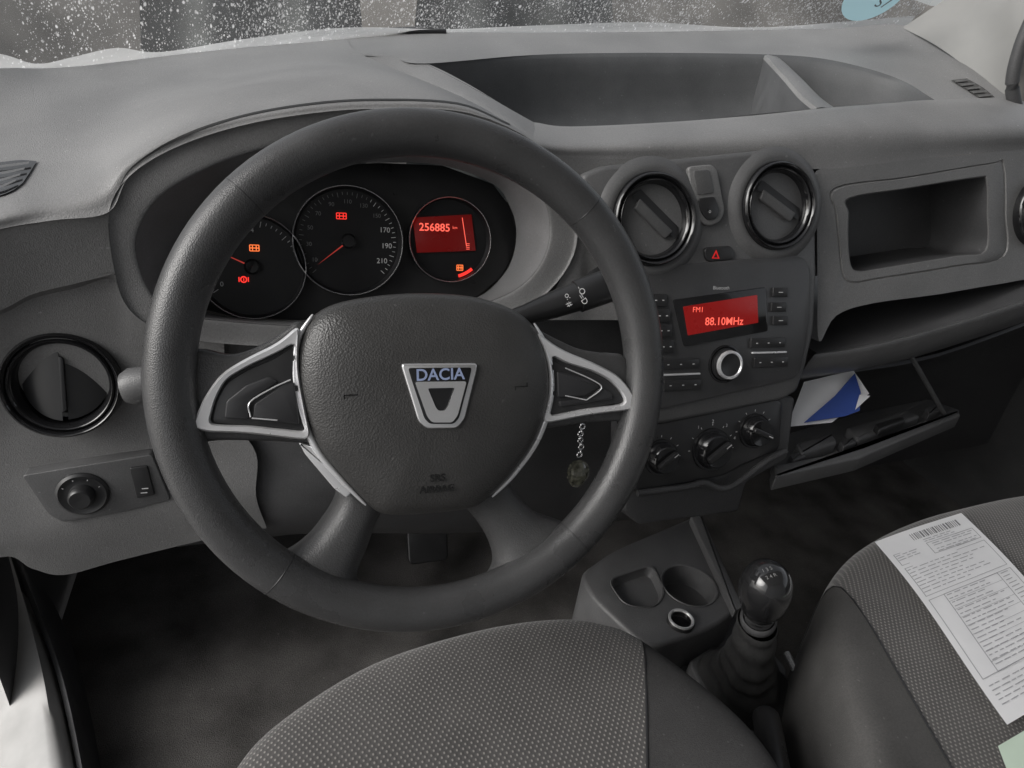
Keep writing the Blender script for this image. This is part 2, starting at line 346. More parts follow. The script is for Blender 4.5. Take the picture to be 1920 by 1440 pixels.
loft('lower_fascia',[row(r) for r in [
 [(985,262,.256),(1040,290,.25),(1120,297,.256),(1240,299,FP)],
 [(1030,320,.255),(1055,330,.25),(1120,340,.25),(1240,340,FP)],
 [(1070,400,.245),(1085,400,.243),(1120,400,.24),(1240,400,FP)],
 [(1060,500,.232),(1085,500,.232),(1120,500,.235),(1240,500,.22)],
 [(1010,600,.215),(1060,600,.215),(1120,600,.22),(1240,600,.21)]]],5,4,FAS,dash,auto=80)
# storage tray (bowl)
tt=row([(800,120,.54),(1000,103,.62),(1200,99,.63),(1400,101,.61),(1520,107,.57),(1610,124,.52),(1690,150,.46),(1752,187,.38)])
tb=row([(800,120,.54),(900,172,.43),(1000,229,.36),(1130,236,.343),(1300,225,.34),(1450,211,.34),(1620,196,.35),(1752,187,.38)])
r1=[a.lerp(b,.03)+V((0,0,-.014)) for a,b in zip(tt,tb)]
r2=[a.lerp(b,.10)+V((0,0,-.095)) for a,b in zip(tt,tb)]
r3=[a.lerp(b,.55)+V((0,0,-.11)) for a,b in zip(tt,tb)]
r4=[a.lerp(b,.92)+V((0,0,-.09)) for a,b in zip(tt,tb)]
tray=loft('storage_tray',[tt,r1,r2,r3,r4,tb],8,4,TRY,dash,auto=60)
dpts=cr([Q(1447,104,.60),Q(1462,118,.545),Q(1490,146,.47),Q(1520,178,.40),Q(1552,203,.345)],5)
dt=[];dl=[]
for i,c in enumerate(dpts):
    w=V((.015+.004*i/len(dpts),0,0))
    dt.append([c-w+V((0,0,-.006)),c-w+V((.002,0,-.001)),c-w*.5+V((0,0,.0005)),c+w*.5+V((0,0,.0005)),c+w+V((-.002,0,-.001)),c+w+V((0,0,-.006))])
    dl.append([c-w*.97+V((0,0,-.10)),c-w*.97+V((0,0,-.005)),c+w*.97+V((0,0,-.005)),c+w*.97+V((0,0,-.10))])
vs,fs=grid(dt); dv_=mk('tray_divider',vs,fs,PAD,tray)
vs,fs=grid(dl); mk('tray_divider',vs,fs,TRY,tray)
# corner vents and seams laid into the pad surface
class Drape:
    def __init__(s,objs):
        vs=[];fs=[]
        for o in objs:
            b=len(vs); vs+=[v.co+o.location for v in o.data.vertices]; fs+=[tuple(b+i for i in p.vertices) for p in o.data.polygons]
        s.t=BVHTree.FromPolygons(vs,fs)
    def p(s,x,y,h):
        d=ray(x,y).normalized(); loc,n,i,di=s.t.ray_cast(C,d)
        if loc is None: return None
        if n.dot(d)>0:n=-n
        return loc+n*h
def drape(name,dr,rows,h,m,parent,nu=5,nv=3):
    g=[]
    for r in rows: g.append([V((x,y,0)) for x,y in r])
    rr=[cr(r,nu) for r in g]; cols=[cr(c,nv) for c in zip(*rr)]; gg=[[dr.p(q.x,q.y,h) for q in r] for r in zip(*cols)]
    if any(q is None for r in gg for q in r): return None
    vs,fs=grid(gg); return mk(name,vs,fs,m,parent)
DA=Drape([padA]); DB=Drape([padB])
v1=drape('air_vent',DA,[[(-60,312),(0,307),(40,303),(70,305)],[(-60,345),(0,338),(38,332),(58,325)],[(-60,378),(-5,371),(25,360),(44,346)]],.0015,GLB,dash)
for k in range(4): drape('vent_slat',DA,[[(-50,322+k*13),(0,318+k*13),(58-k*8,311+k*11)],[(-50,327+k*13),(0,323+k*13),(57-k*8,315+k*11)]],.004,CON,v1 or dash,4,1)
v2=drape('air_vent',DB,[[(1782,152),(1812,149)],[(1812,170),(1842,166)],[(1836,186),(1864,184)]],.0015,GLB,dash)
for k in range(5): drape('vent_slat',DB,[[(1787+k*11,155+k*7),(1813+k*11,152+k*7)],[(1790+k*11,157+k*7),(1816+k*11,154+k*7)]],.003,CON,v2 or dash,3,1)
arc=[(214,370),(248,312),(335,257),(452,217),(580,194),(705,186),(858,193),(955,232)]
drape('hood_seam',DA,[arc,[(x+1.5,y+3.5) for x,y in arc]],.0006,SEAM,padA,6,1)
# binnacle
bo=[(204,398,.215),(243,330,.228),(330,276,.243),(450,236,.253),(580,213,.258),(710,204,.262),(880,212,.262),(1008,270,.25),(1062,340,.245),(1082,410,.24),(1075,480,.23),(1030,545,.22),(960,590,.21),(780,640,.20),(560,650,.195),(380,640,.195),(285,612,.195),(235,570,.2),(213,500,.205)]
bc=[(258,440,.218),(300,370,.228),(385,318,.243),(482,283,.254),(595,258,.262),(710,250,.266),(855,260,.266),(965,310,.257),(1015,368,.25),(1030,425,.245),(1020,480,.235),(985,528,.23),(925,562,.225),(780,605,.215),(560,610,.21),(410,600,.205),(330,588,.203),(287,553,.206),(262,500,.212)]
bi=[(345,440,.3),(380,390,.3),(435,350,.305),(505,325,.31),(600,310,.31),(710,305,.31),(830,310,.31),(925,345,.31),(955,385,.305),(968,430,.3),(962,480,.3),(940,520,.295),(890,560,.29),(780,590,.285),(560,600,.28),(440,595,.28),(380,580,.285),(345,540,.29),(335,490,.295)]
BIN=mat('binnacle_plastic',(.17,.17,.172),.5,900,.25,.0004,dust=.08)
hood=loft('instrument_hood',[row(bo),[a.lerp(b,.12)+V((0,.002,-.002)) for a,b in zip(row(bo),row(bc))],[a.lerp(b,.85)+V((0,-.001,0)) for a,b in zip(row(bo),row(bc))],row(bc)],4,4,LF,dash,closed=True,auto=70)
loft('hood_lining',[row(bc),[a.lerp(b,.04) for a,b in zip(row(bc),row(bi))],[a.lerp(b,.6) for a,b in zip(row(bc),row(bi))],row(bi)],4,3,BIN,hood,closed=True,auto=70)
CL=Fr(Q(655,450,.305),.33)
clu=pplate('instrument_cluster',CL,[(x,y) for x,y,_ in bi],-.03,-.004,BLK,dash,bev=.001)
GF=mat('gauge_face',(.012,.012,.013),.35)
def gauge(name,cx,cy,r,ringm=CHR):
    c=CL.px(cx,cy,0)
    g=lathe(name,CL,c,[(r,-.006),(r,.006),(r*.985,.009),(r*.96,.007),(r*.93,.0),(r*.5,-.001),(.0001,-.001)],GF,clu)
    lathe('gauge_ring',CL,c,[(r*.995,.0075),(r*.988,.0098),(r*.975,.0090)],ringm,g)
    return g,c
g1,c1=gauge('tachometer',473,500,.054)
g2,c2=gauge('speedometer',653,452,.058)
g3,c3=gauge('display_gauge',842,450,.047)
def pol(c,r,deg): return (c[0]+r*math.cos(math.radians(deg)),c[1]+r*math.sin(math.radians(deg)))
tk=[];td=[]
for i in range(45):
    a=222-(264*i/44); L=.005 if i%4==0 else .003
    x,y=pol(c2,.051-L/2,a); (tk if i>26 else td).append(rect(x,y,L,.0006,math.radians(a)))
DIM=mat('dim_numeral',(.20,.20,.20),.6,var=0)
bars('tick_marks',CL,tk,.0012,LBL,g2); bars('tick_marks',CL,td,.0012,DIM,g2)
for i,n in enumerate([10,30,50,70,90,110,130,150,170,190,210]):
    a=222-24*(i+.5); x,y=pol(c2,.041,a); text('gauge_numeral',str(n),CL,(x,y),.0078 if n>150 else .006,.0014,LBL if n>150 else DIM,g2)
def needle(g,c,L,deg,m=DRD):
    a=math.radians(deg); q=[(c[0]+math.cos(a)*L,c[1]+math.sin(a)*L),(c[0]-math.sin(a)*.0009,c[1]+math.cos(a)*.0009),(c[0]+math.sin(a)*.0009,c[1]-math.cos(a)*.0009)]
    bars('needle',CL,[q],.004,m,g); lathe('needle_cap',CL,c,[(.008,-.001),(.008,.005),(.006,.007),(.0001,.0072)],GLB,g,seg=32)
needle(g2,c2,.042,218); needle(g1,c1,.044,155)
tk=[]
for i in range(30):
    a=215-200*i/29; L=.006 if i%5==0 else .003; x,y=pol(c1,.047-L/2,a); tk.append(rect(x,y,L,.0006,math.radians(a)))
bars('tick_marks',CL,tk,.0012,LBL,g1)
text('gauge_numeral','0',CL,CL.px(416,533,.001),.007,.0014,LBL,g1); text('gauge_numeral','4',CL,CL.px(473,432,.001),.006,.0014,LBL,g1)
def lamp(g,x,y,w,h,m,s):
    c=CL.px(x,y,.001); bars('warning_light',CL,[rect(c[0],c[1],w,.0009),rect(c[0],c[1]+h/2,w,.0008),rect(c[0],c[1]-h/2,w,.0008),rect(c[0]-w/2,c[1],.0009,h),rect(c[0]+w/2,c[1],.0009,h),rect(c[0]-w/5,c[1],.0009,h*.8),rect(c[0]+w/5,c[1],.0009,h*.8)],.0016,m,g)
lamp(g2,640,405,.010,.006,RED,0); lamp(g1,477,465,.009,.006,ORG,0); lamp(g3,862,502,.007,.006,ORG,0)
cc=CL.px(457,524,.001); lathe('warning_light',CL,cc,[(.0022,.0017),(.0035,.0017)],RED,g1,seg=24)
bars('warning_light',CL,[rect(cc[0],cc[1],.001,.003),rect(cc[0]+.0045,cc[1],.001,.005),rect(cc[0]-.0045,cc[1],.001,.005)],.0017,RED,g1)
dsp=pplate('trip_display',CL,[(774,408),(884,402),(892,470),(782,474)],.0,.0015,REDT,g3,bev=.0002)
text('display_digits','256885',CL,CL.px(815,427,.002),.0118,.0022,REDB,dsp,bold=.00015); text('display_digits','km',CL,CL.px(853,427,.002),.0045,.0022,REDB,dsp)
a=CL.px(866,408,.002);b=CL.px(874,462,.002)
bars('fuel_scale',CL,[[a,(a[0]+.0008,a[1]),(b[0]+.0008,b[1]),b]]+[rect(b[0]+.002,b[1]-.001*k,.004,.0007) for k in range(-3,4,2)],.0022,REDB,dsp)
lathe('warning_arc',CL,c3,[(.0395,.002),(.043,.002)],RED,g3,a0=math.radians(-75),a1=math.radians(-50),seg=12)
# lower fascia, left part
loft('lower_fascia',[row(r) for r in [
 [(-160,475,.197),(0,431,.207),(100,414,.212),(204,399,.217),(250,450,.222)],
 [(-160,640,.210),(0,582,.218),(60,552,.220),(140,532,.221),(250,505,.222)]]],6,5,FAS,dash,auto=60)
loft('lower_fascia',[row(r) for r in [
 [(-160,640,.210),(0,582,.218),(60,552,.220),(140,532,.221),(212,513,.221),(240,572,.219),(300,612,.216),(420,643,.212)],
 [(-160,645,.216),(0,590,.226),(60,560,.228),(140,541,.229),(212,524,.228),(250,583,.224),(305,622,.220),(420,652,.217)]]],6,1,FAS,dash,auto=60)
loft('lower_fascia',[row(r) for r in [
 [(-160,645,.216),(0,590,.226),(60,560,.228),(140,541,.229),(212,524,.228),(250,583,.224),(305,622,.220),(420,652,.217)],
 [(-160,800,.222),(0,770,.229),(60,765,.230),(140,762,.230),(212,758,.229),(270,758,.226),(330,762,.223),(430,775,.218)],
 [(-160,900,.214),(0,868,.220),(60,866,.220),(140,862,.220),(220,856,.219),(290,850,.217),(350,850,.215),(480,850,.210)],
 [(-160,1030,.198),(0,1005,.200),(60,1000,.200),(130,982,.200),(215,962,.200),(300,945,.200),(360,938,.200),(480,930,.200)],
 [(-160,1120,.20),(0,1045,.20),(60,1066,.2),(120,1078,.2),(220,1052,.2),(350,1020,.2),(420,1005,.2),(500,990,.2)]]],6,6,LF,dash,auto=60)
loft('knee_panel',[row(r) for r in [
 [(280,600,.225),(480,640,.225),(700,640,.225),(900,620,.225),(1060,560,.24),(1120,500,FP),(1240,480,FP)],
 [(280,700,.24),(480,740,.235),(700,740,.225),(900,740,.225),(1060,700,.24),(1120,680,.24),(1240,680,.235)],
 [(300,850,.23),(480,850,.22),(700,850,.21),(900,850,.22),(1060,830,.23),(1120,830,.23),(1240,830,.225)],
 [(330,1010,.22),(480,990,.21),(600,985,.21),(850,985,.23),(1060,960,.25),(1120,960,.25),(1220,960,.25)],
 [(330,1025,.3),(480,1010,.3),(600,1000,.3),(850,1000,.3),(1060,990,.3),(1120,980,.3),(1220,970,.3)]]],5,5,DRK,dash,auto=60)
SP=Fr(Q(165,915,.205),.12)
swp=pplate('switch_panel',SP,[(40,892),(285,852),(320,938),(240,958),(118,980),(90,965)],-.015,.004,CON,dash,bev=.001,r=.004)
sc=SP.px(156,925,.004)
k1=lathe('light_switch',SP,sc,[(.0235,.0),(.0235,.006),(.021,.008),(.017,.006),(.012,.007),(.011,.016),(.009,.018),(.0001,.0175)],BLK,swp,seg=40)
for a in(30,70,110,150): text('switch_symbol','-',SP,pol(sc,.018,a),.006,.0085,LBL,k1,rot=math.radians(a))
b1=pplate('level_switch',SP,[(243,878),(276,874),(290,928),(256,935)],.004,.0065,BLK,swp,bev=.0008,r=.002)
bars('switch_symbol',SP,[rect(*SP.px(272,916,.007),.006,.001),rect(SP.px(270,924,.007)[0],SP.px(270,924,.007)[1],.006,.001)],.007,LBL,b1)
def rvent(fr,c,r,rot,grip=.004):
    g=lathe('air_vent',fr,c,[(r*1.0,-.03),(r*1.0,.006),(r*.985,.010),(r*.95,.0115),(r*.91,.010),(r*.885,.006),(r*.87,.008),(r*.84,.0095),(r*.80,.008),(r*.76,.002),(r*.73,-.008),(r*.70,-.012),(.0001,-.012)],GLB,dash,seg=72)
    f=Fr(fr.o); f.u=fr.u*math.cos(rot)+fr.v*math.sin(rot); f.v=-fr.u*math.sin(rot)+fr.v*math.cos(rot); f.n=fr.n; f.o=fr.at(*c)
    R_=r*.70
    for sg in(-1,1):
        rows=[]
        for i in range(25):
            th=math.pi*i/24; x=-R_*math.cos(th); hh=max(R_*math.sin(th),.0018); row_=[]
            for j in range(7):
                y=.0018+(hh-.0018)*j/6; row_.append(f.at(x,sg*y,-.001-.010*(y/R_)**1.5+(.004 if sg>0 else 0)))
            rows.append(row_)
        vs,fs=grid(rows); mk('vent_flap',vs,fs,BLK,g)
    o=rnd([(-R_*.72,-grip),(R_*.72,-grip),(R_*.78,grip),(-R_*.78,grip)],.003)
    plate('vent_grip',f,o,-.004,.0045 if grip>.003 else .003,POD if grip>.003 else BLK,g,bev=.0015 if grip>.003 else .0006)
CF=Fr((.3627,.227,.068),.36)
LVF=Fr((-.299,.2236,-.119),.30)
rvent(LVF,(0.0,0),.050,math.radians(88),.002)
cons=pplate('centre_console_frame',CF,[(1088,340),(1096,324),(1130,310),(1300,294),(1465,277),(1497,282),(1518,305),(1531,400),(1533,520),(1528,620),(1512,690),(1496,735),(1470,750),(1350,775),(1240,797),(1215,790),(1205,640),(1170,520),(1110,420)],-.03,.0,CON,dash,bev=.006,r=.006)
va,vb=CF.px(1222,412,0),CF.px(1454,387,0)
for c in(va,vb):
    lathe('vent_surround',CF,c,[(.0665,-.001),(.0645,.0006),(.0615,.0026),(.0575,.0048),(.054,.0058),(.050,.005)],CON,cons)
    rvent(CF,c,.0495,math.radians(-38) if c is va else math.radians(-28),.0062)
sl_=pplate('key_card_slot',CF,[(1290,312),(1335,308),(1345,318),(1360,395),(1352,415),(1330,425),(1312,415),(1303,395)],0,.005,FAS,cons,bev=.0015,r=.006)
pplate('slot_cover',CF,[(1300,320),(1331,317),(1340,362),(1308,366)],.003,.0062,CON,sl_,bev=.0008,r=.004)
pplate('slot_cover',CF,[(1309,372),(1341,368),(1350,395),(1344,410),(1328,414),(1316,400)],.003,.0068,BLK,sl_,bev=.001,r=.004)
text('slot_symbol','o',CF,CF.px(1331,396,.007),.006,.0072,LBL,sl_)
hz=pplate('hazard_button',CF,[(1320,464),(1374,460),(1379,486),(1325,491)],0,.004,BLK,cons,bev=.001,r=.008)
hc_=CF.px(1342,478,.004)
frame_ring('hazard_triangle',CF,[(hc_[0]-.005,hc_[1]-.004),(hc_[0]+.005,hc_[1]-.004),(hc_[0],hc_[1]+.0055)],[(hc_[0]-.003,hc_[1]-.003),(hc_[0]+.003,hc_[1]-.003),(hc_[0],hc_[1]+.0028)],.004,.0046,REDH,hz)
RAD=mat('radio_plastic',(.056,.056,.058),.34,1100,.15,.0003,dust=.06)
rad=pplate('radio',CF,[(1196,506),(1230,499),(1490,478),(1512,486),(1520,510),(1518,600),(1503,695),(1490,710),(1240,768),(1222,762),(1212,640)],0,.004,RAD,cons,bev=.0015,r=.010)
pplate('display_bezel',CF,[(1262,562),(1436,538),(1440,621),(1283,650)],.004,.0052,GLB,rad,bev=.0005,r=.003)
rd=pplate('radio_display',CF,[(1281,575),(1420,553),(1422,605),(1290,629)],.004,.0058,REDD,rad,bev=.0002,r=.001)
text('display_text','FM1',CF,CF.px(1309,581,.006),.0085,.0062,REDB,rd)
text('display_text','88.10MHz',CF,CF.px(1358,603,.006),.0125,.0062,REDB,rd,bold=.0001)
text('radio_lettering','Bluetooth',CF,CF.px(1352,540,.004),.0055,.0044,LBL,rad)
def rb(x,y,w,h,m=BLK,dash_=1,top_=.0068):
    c=CF.px(x,y,.006); b=plate('radio_button',CF,rnd(rect(c[0],c[1],w,h),.0012),.003,top_,m,rad,bev=.0006)
    if dash_==1: bars('button_symbol',CF,[rect(c[0],c[1],w*.3,.0008)],top_+.0003,LBL,b)
    if dash_>1: bars('button_symbol',CF,[rect(c[0]+w*(k-.5*(dash_-1))/dash_,c[1],.0026,.0011) for k in range(dash_)],top_+.0003,LBL,b)
for x,y in((1463,548),(1460,576),(1463,601)): rb(x,y,.021,.011)
for x,y in((1236,563),(1243,592),(1246,620),(1250,650)): rb(x,y,.018,.014,dash_=2)
for x,y in((1440,643),(1446,679),(1276,683),(1280,722)): rb(x,y,.049,.012,dash_=3)
for x,y in((1443,661),(1278,702)): rb(x,y,.049,.0022,SIL,0,.0072)
kc=CF.px(1367,684,.012)
lathe('knob_surround',CF,kc,[(.0225,.0035),(.0222,.0052),(.0205,.0056),(.0185,.0045)],GLB,rad,seg=48)
kn=lathe('volume_knob',CF,kc,[(.0185,.003),(.0185,.005),(.0165,.0055),(.016,.014),(.0145,.0155),(.013,.0145),(.0001,.0148)],BLK,rad,seg=48)
lathe('knob_ring',CF,kc,[(.0168,.012),(.0163,.0157),(.0142,.0165),(.0132,.015)],SIL,kn,seg=48)
# climate panel
lowc=pplate('lower_console',CF,[(1175,780),(1240,790),(1470,742),(1492,745),(1478,860),(1400,905),(1385,960),(1200,985),(1170,960)],-.05,-.012,DRK,dash,bev=.004,r=.006)
clp=pplate('climate_panel',CF,[(1190,800),(1215,798),(1455,748),(1468,755),(1462,845),(1395,872),(1360,892),(1300,905),(1190,925)],-.03,-.002,BLK,dash,bev=.003,r=.006)
for x,y,r in((1240,858,.019),(1335,843,.023),(1415,808,.019)):
    c=CF.px(x,y,.0)
    k=lathe('climate_knob',CF,c,[(r*1.15,-.003),(r*1.12,.0015),(r,.0015),(r*.86,.012),(r*.8,.0135),(r*.5,.0125),(.0001,.0125)],GLB,clp,seg=40)
    an=.6 if x!=1415 else -.4
    plate('knob_grip',CF,rnd(rect(c[0],c[1],r*1.5,r*.32,an),.002),.010,.018,BLK,k,bev=.001)
    bars('knob_mark',CF,[rect(*pol(c,r*.55,math.degrees(an)),r*.35,.0012,an)],.0184,LBL,k)
    bars('scale_mark',CF,[rect(*pol(c,r*1.32,a),.0025,.0008,math.radians(a)) for a in range(0,181,30)],-.0015,LBL,clp)
    if r>.02:
        for q,a in enumerate((125,90,55,20)): text('scale_number',str(q+1),CF,pol(c,r*1.48,a),.0055,-.0014,LBL,clp)
tube('console_trim',cr([CF.hit(x,y,.0) for x,y in((1195,925),(1290,912),(1320,905),(1365,915),(1440,862),(1474,845))],5),.004,DRK,clp,seg=10)
# passenger fascia with cubby
PO=[(1531,320),(1700,300),(1880,284),(1990,272),(1990,400),(1990,500),(1800,545),(1640,568),(1568,592),(1536,640),(1533,540),(1532,430)]
PR=[(1566,352),(1700,332),(1856,306),(1880,308),(1884,400),(1880,480),(1790,500),(1640,524),(1600,530),(1580,516),(1572,450),(1567,400)]
PM=[(1570,355),(1700,335),(1853,309),(1877,311),(1880,400),(1877,477),(1790,497),(1640,521),(1602,527),(1583,513),(1575,450),(1571,400)]
PI=[(1594,372),(1700,354),(1828,334),(1848,340),(1850,400),(1846,470),(1790,480),(1650,503),(1612,508),(1596,498),(1591,450),(1592,400)]
def fh(l,h): return [FP.hit(x,y,h) for x,y in l]
inn=[p-FP.n*.09+V((0,0,.01)) for p in fh(PI,0)]
pf=loft('passenger_fascia',[fh(PO,0),[FP.hit(x+(a-x)*.97,y+(b-y)*.97,.0) for (x,y),(a,b) in zip(PO,PR)],fh(PR,-.0018),fh(PM,.0),fh([(x+(a-x)*.9,y+(b-y)*.9) for (x,y),(a,b) in zip(PM,PI)],.0),fh(PI,-.003)],5,1,FAS,dash,closed=True,auto=30)
vs,fs=grid([cr(fh(PI,-.003),5,True),cr([p-FP.n*.05 for p in fh(PI,0)],5,True),cr(inn,5,True)],True,cap1=True); mk('cubby_interior',vs,fs,DRK,pf)
a_=[(1535,640,FP),(1570,590,FP),(1640,568,FP),(1800,545,FP),(1990,500,FP)]
bk=[Q(*p)+V((0,.14,-.02)) for p in a_]
lipt=[(1532,662,.20),(1600,652,.198),(1700,630,.196),(1830,592,.194),(1990,540,.19)]
bkb=[Q(*p)+V((0,.17,-.005)) for p in lipt]
loft('shelf_interior',[row(a_),bk,bkb,row(lipt)],5,3,DRK,dash,auto=30)
loft('passenger_fascia',[row(lipt),row([(1525,668,.19),(1600,658,.188),(1700,636,.186),(1830,598,.184),(1990,546,.18)]),row([(1498,706,.195),(1600,690,.195),(1700,668,.195),(1830,628,.195),(1990,572,.19)]),row([(1498,712,.24),(1600,696,.24),(1700,674,.24),(1830,634,.24),(1990,580,.24)])],5,4,CON,dash,auto=50)
RVF=Fr(Q(1945,398,FP),.36); rvent(RVF,(0,0),.047,0)
gb=loft('glovebox_interior',[row([(1480,715,.25),(1600,698,.25),(1760,668,.25),(1990,585,.25)]),row([(1480,720,.42),(1600,705,.42),(1760,680,.42),(1990,600,.42)]),row([(1480,900,.45),(1600,880,.45),(1760,850,.45),(1990,800,.45)])],4,3,DRK,dash,auto=30)
GB=Fr(QZ(1620,810,-.24)); GB.u=V((1,0,0)); GB.v=V((0,1,0)); GB.n=V((0,0,1))
GBM=mat('glovebox_plastic',(.10,.10,.102),.5,900,.4,.0005,dust=.1)
gd=pplate('glovebox_door',GB,[(1448,872),(1478,812),(1620,772),(1740,748),(1800,768),(1795,785),(1610,852),(1455,892)],-.012,.0,GBM,dash,bev=.002,r=.006)
pplate('door_rim',GB,[(1452,872),(1612,840),(1796,770),(1802,778),(1612,858),(1455,893)],-.01,.012,CON,gd,bev=.003,r=.003)
pplate('door_tray',GB,[(1492,830),(1560,812),(1572,828),(1505,850)],0,.018,GBM,gd,bev=.004,r=.006)
pplate('door_tray',GB,[(1585,800),(1700,768),(1728,780),(1610,824)],0,.014,GBM,gd,bev=.004,r=.008)
pplate('door_latch',GB,[(1640,795),(1690,780),(1700,788),(1650,806)],.014,.024,BLK,gd,bev=.002,r=.004)
for x,y in((1735,765),(1575,826),(1480,852)): pplate('door_rib',GB,[(x,y),(x+24,y-7),(x+32,y+3),(x+8,y+11)],0,.014,DRK,gd,bev=.002,r=.003)
tube('door_strut',[Q(1708,668,.22),GB.hit(1770,775,.01)],.0035,CON,gd,seg=8)
GP=Fr(Q(1560,745,.20),1.0)
wp_=pplate('folded_paper',GP,[(1476,800),(1508,716),(1600,694),(1630,738),(1560,792)],0,.0008,PAP,None,bev=0); top(wp_,'white folded paper lying in the open glovebox','paper')
bp_=pplate('leaflet',GP,[(1508,792),(1566,742),(1603,700),(1614,735),(1612,770),(1585,780)],.004,.0055,BLU,None,bev=0); top(bp_,'blue leaflet lying on the papers in the glovebox','leaflet')
pplate('leaflet_panel',GP,[(1612,740),(1632,742),(1604,768)],.0062,.0068,PAP,bp_,bev=0)

# ================= KEYCHAIN =================
key=thing('keychain','small chain with a dark glass pendant hanging under the wheel','keychain',Q(1088,850,.12))
kp=[Q(x,y,.12) for x,y in((1092,800),(1088,820),(1090,838),(1085,860))]
for i in range(9):
    p=cr(kp,3)[i]; f=Fr(p,0.2,1.2 if i%2 else .1); lathe('chain_link',f,(0,0),[(.0030+.0007*math.cos(t),.0007*math.sin(t)) for t in[2*math.pi*j/6 for j in range(6)]],CHR,key,seg=14,closedprof=True)
f=Fr(Q(1083,888,.12)); PEN=mat('pendant_glass',(.13,.13,.10),.08,coat=1,var=.8,vs=180)
rr=[]
for i in range(1,12):
    a=math.pi*i/12; rr.append([f.at(.0125*math.sin(a)*math.cos(b)*(1+.12*math.cos(3*b)),.017*math.cos(a),.011*math.sin(a)*math.sin(b)) for b in[2*math.pi*j/16 for j in range(16)]])
vs,fs=grid(rr,True,cap0=True,cap1=True); mk('pendant',vs,fs,PEN,key,smooth=False)

# ================= SEATS =================
def seat(name,label,outl,c,zt,split):
    e=thing(name,label,'car seat',(c[0],c[1],zt-.2))
    o=cr([QZ(x,y,zt) for x,y in outl],6,False)
    c3=V((c[0],c[1],0))
    lv=[(.99,zt-.30),(1.0,zt-.12),(1.015,zt-.05),(1.005,zt-.018),(.985,zt-.004),(.95,zt+.006),(.88,zt+.012),(.75,zt+.014),(.5,zt+.010),(.2,zt+.006),(.02,zt+.004)]
    rows=[[V((c3.x+(p.x-c3.x)*s,c3.y+(p.y-c3.y)*s,z)) for p in o] for s,z in lv]
    for nm,a,b,m in split:
        n=len(o); g=[r[a:(n if b is None else b)] for r in rows]
        g=[list(r) for r in zip(*[cr(cc_,3) for cc_ in zip(*g)])]
        vs,fs=grid(g); mk(nm,vs,fs,m,e,auto=80)
    j=split[0][2]-1
    tube('seam_piping',[V(r[j])+V((0,0,.0002)) for r in rows[1:-1]],.0012,BLK,e,seg=6)
seat('driver_seat','grey woven fabric driver seat with black bolster',
 [(300,1750),(345,1600),(430,1440),(520,1340),(700,1230),(900,1168),(1050,1148),(1140,1160),(1203,1188),(1300,1258),(1400,1345),(1470,1440),(1560,1640)],(.06,-.36),-.28,
 [('seat_insert',0,49,FAB),('side_bolster',48,None,BOL)])
pc=QZ(1960,1760,-.28)
seat('passenger_seat','grey woven fabric passenger seat holding papers',
 [(1720,1800),(1610,1440),(1558,1240),(1552,1130),(1580,1055),(1640,1005),(1720,968),(1800,945),(1920,920),(2100,900),(2300,1000),(2450,1300)],(pc.x,pc.y),-.28,
 [('side_bolster',0,22,PSB),('seat_insert',21,None,FAB)])
PZ=-.262
A=QZ(1637,1022,PZ);B=QZ(1800,966,PZ);D=QZ(1886,1362,PZ)
u=(B-A);v=(D-A)
def dp(s,t,h=0):
    return A+u*s+v*t+V((0,0,.005+.003*math.sin(t*5)+.0015*math.sin(s*4+t*3)+h))
rows=[[dp(j/16,i/50) for j in range(17)] for i in range(51)]
vs,fs=grid(rows); doc=mk('paper_document',vs,fs,PAP); top(doc,'printed white form with barcode lying on the passenger seat','document')
def dq(name,l,m,h=.0007):
    vs=[];fs=[]
    for s0,s1,t0,t1 in l:
        k=max(1,int((t1-t0)/.02)); 
        for q in range(k):
            a=t0+(t1-t0)*q/k;b=t0+(t1-t0)*(q+1)/k; n=len(vs);vs+=[dp(s0,a,h),dp(s1,a,h),dp(s1,b,h),dp(s0,b,h)];fs.append((n,n+1,n+2,n+3))
    mk(name,vs,fs,m,doc,smooth=False)
l=[];x=.32
while x<.86: w=random.choice((.007,.011,.018)); l.append((x,x+w,.035,.082)); x+=w+random.choice((.010,.016))
dq('barcode',l,INK)
l=[]
def words(x,e_,t):
    while x<e_-.03:
        w=random.uniform(.03,.1); l.append((x,min(x+w,e_),t,t+.004)); x+=w+random.uniform(.012,.03)
for t in(.095,.108): words(.40,.75,t)
for t in(.135,.15,.165): words(.06,.30,t)
for t in(.135,.15,.175,.19): words(.45,.92,t)
for i in range(8): words(.06,random.uniform(.4,.9),.235+i*.02)
for i in range(18): words(.22,random.uniform(.5,.75),.43+i*.021); words(.82,.94,.43+i*.021)
for i in range(5): words(.06,random.uniform(.5,.95),.85+i*.02)
dq('printed_lines',l,mat('faint_ink',(.40,.40,.42),.7,var=0))
l=[]
for (a,b,c,d) in((.05,.95,.122,.20),(.40,.95,.122,.20),(.05,.95,.22,.40),(.05,.95,.42,.82),(.2,.8,.42,.82)):
    l+=[(a,b,c,c+.0025),(a,b,d-.0025,d),(a,a+.006,c,d),(b-.006,b,c,d)]
for i in range(9): l.append((.2,.8,.42+i*.044,.4215+i*.044))
dq('form_rules',l,mat('rule_ink',(.33,.33,.35),.7,var=0),.0005)
g=[QZ(1870,1400,PZ),QZ(1935,1362,PZ),QZ(2020,1440,PZ),QZ(1960,1520,PZ),QZ(1900,1480,PZ)]
gp=mk('paper_slip',[p+V((0,0,.001)) for p in g],[(0,1,2,3,4)],mat('pale_green_paper',(.58,.7,.58),.7,var=.05),smooth=False); top(gp,'pale green paper slip on the passenger seat','paper')

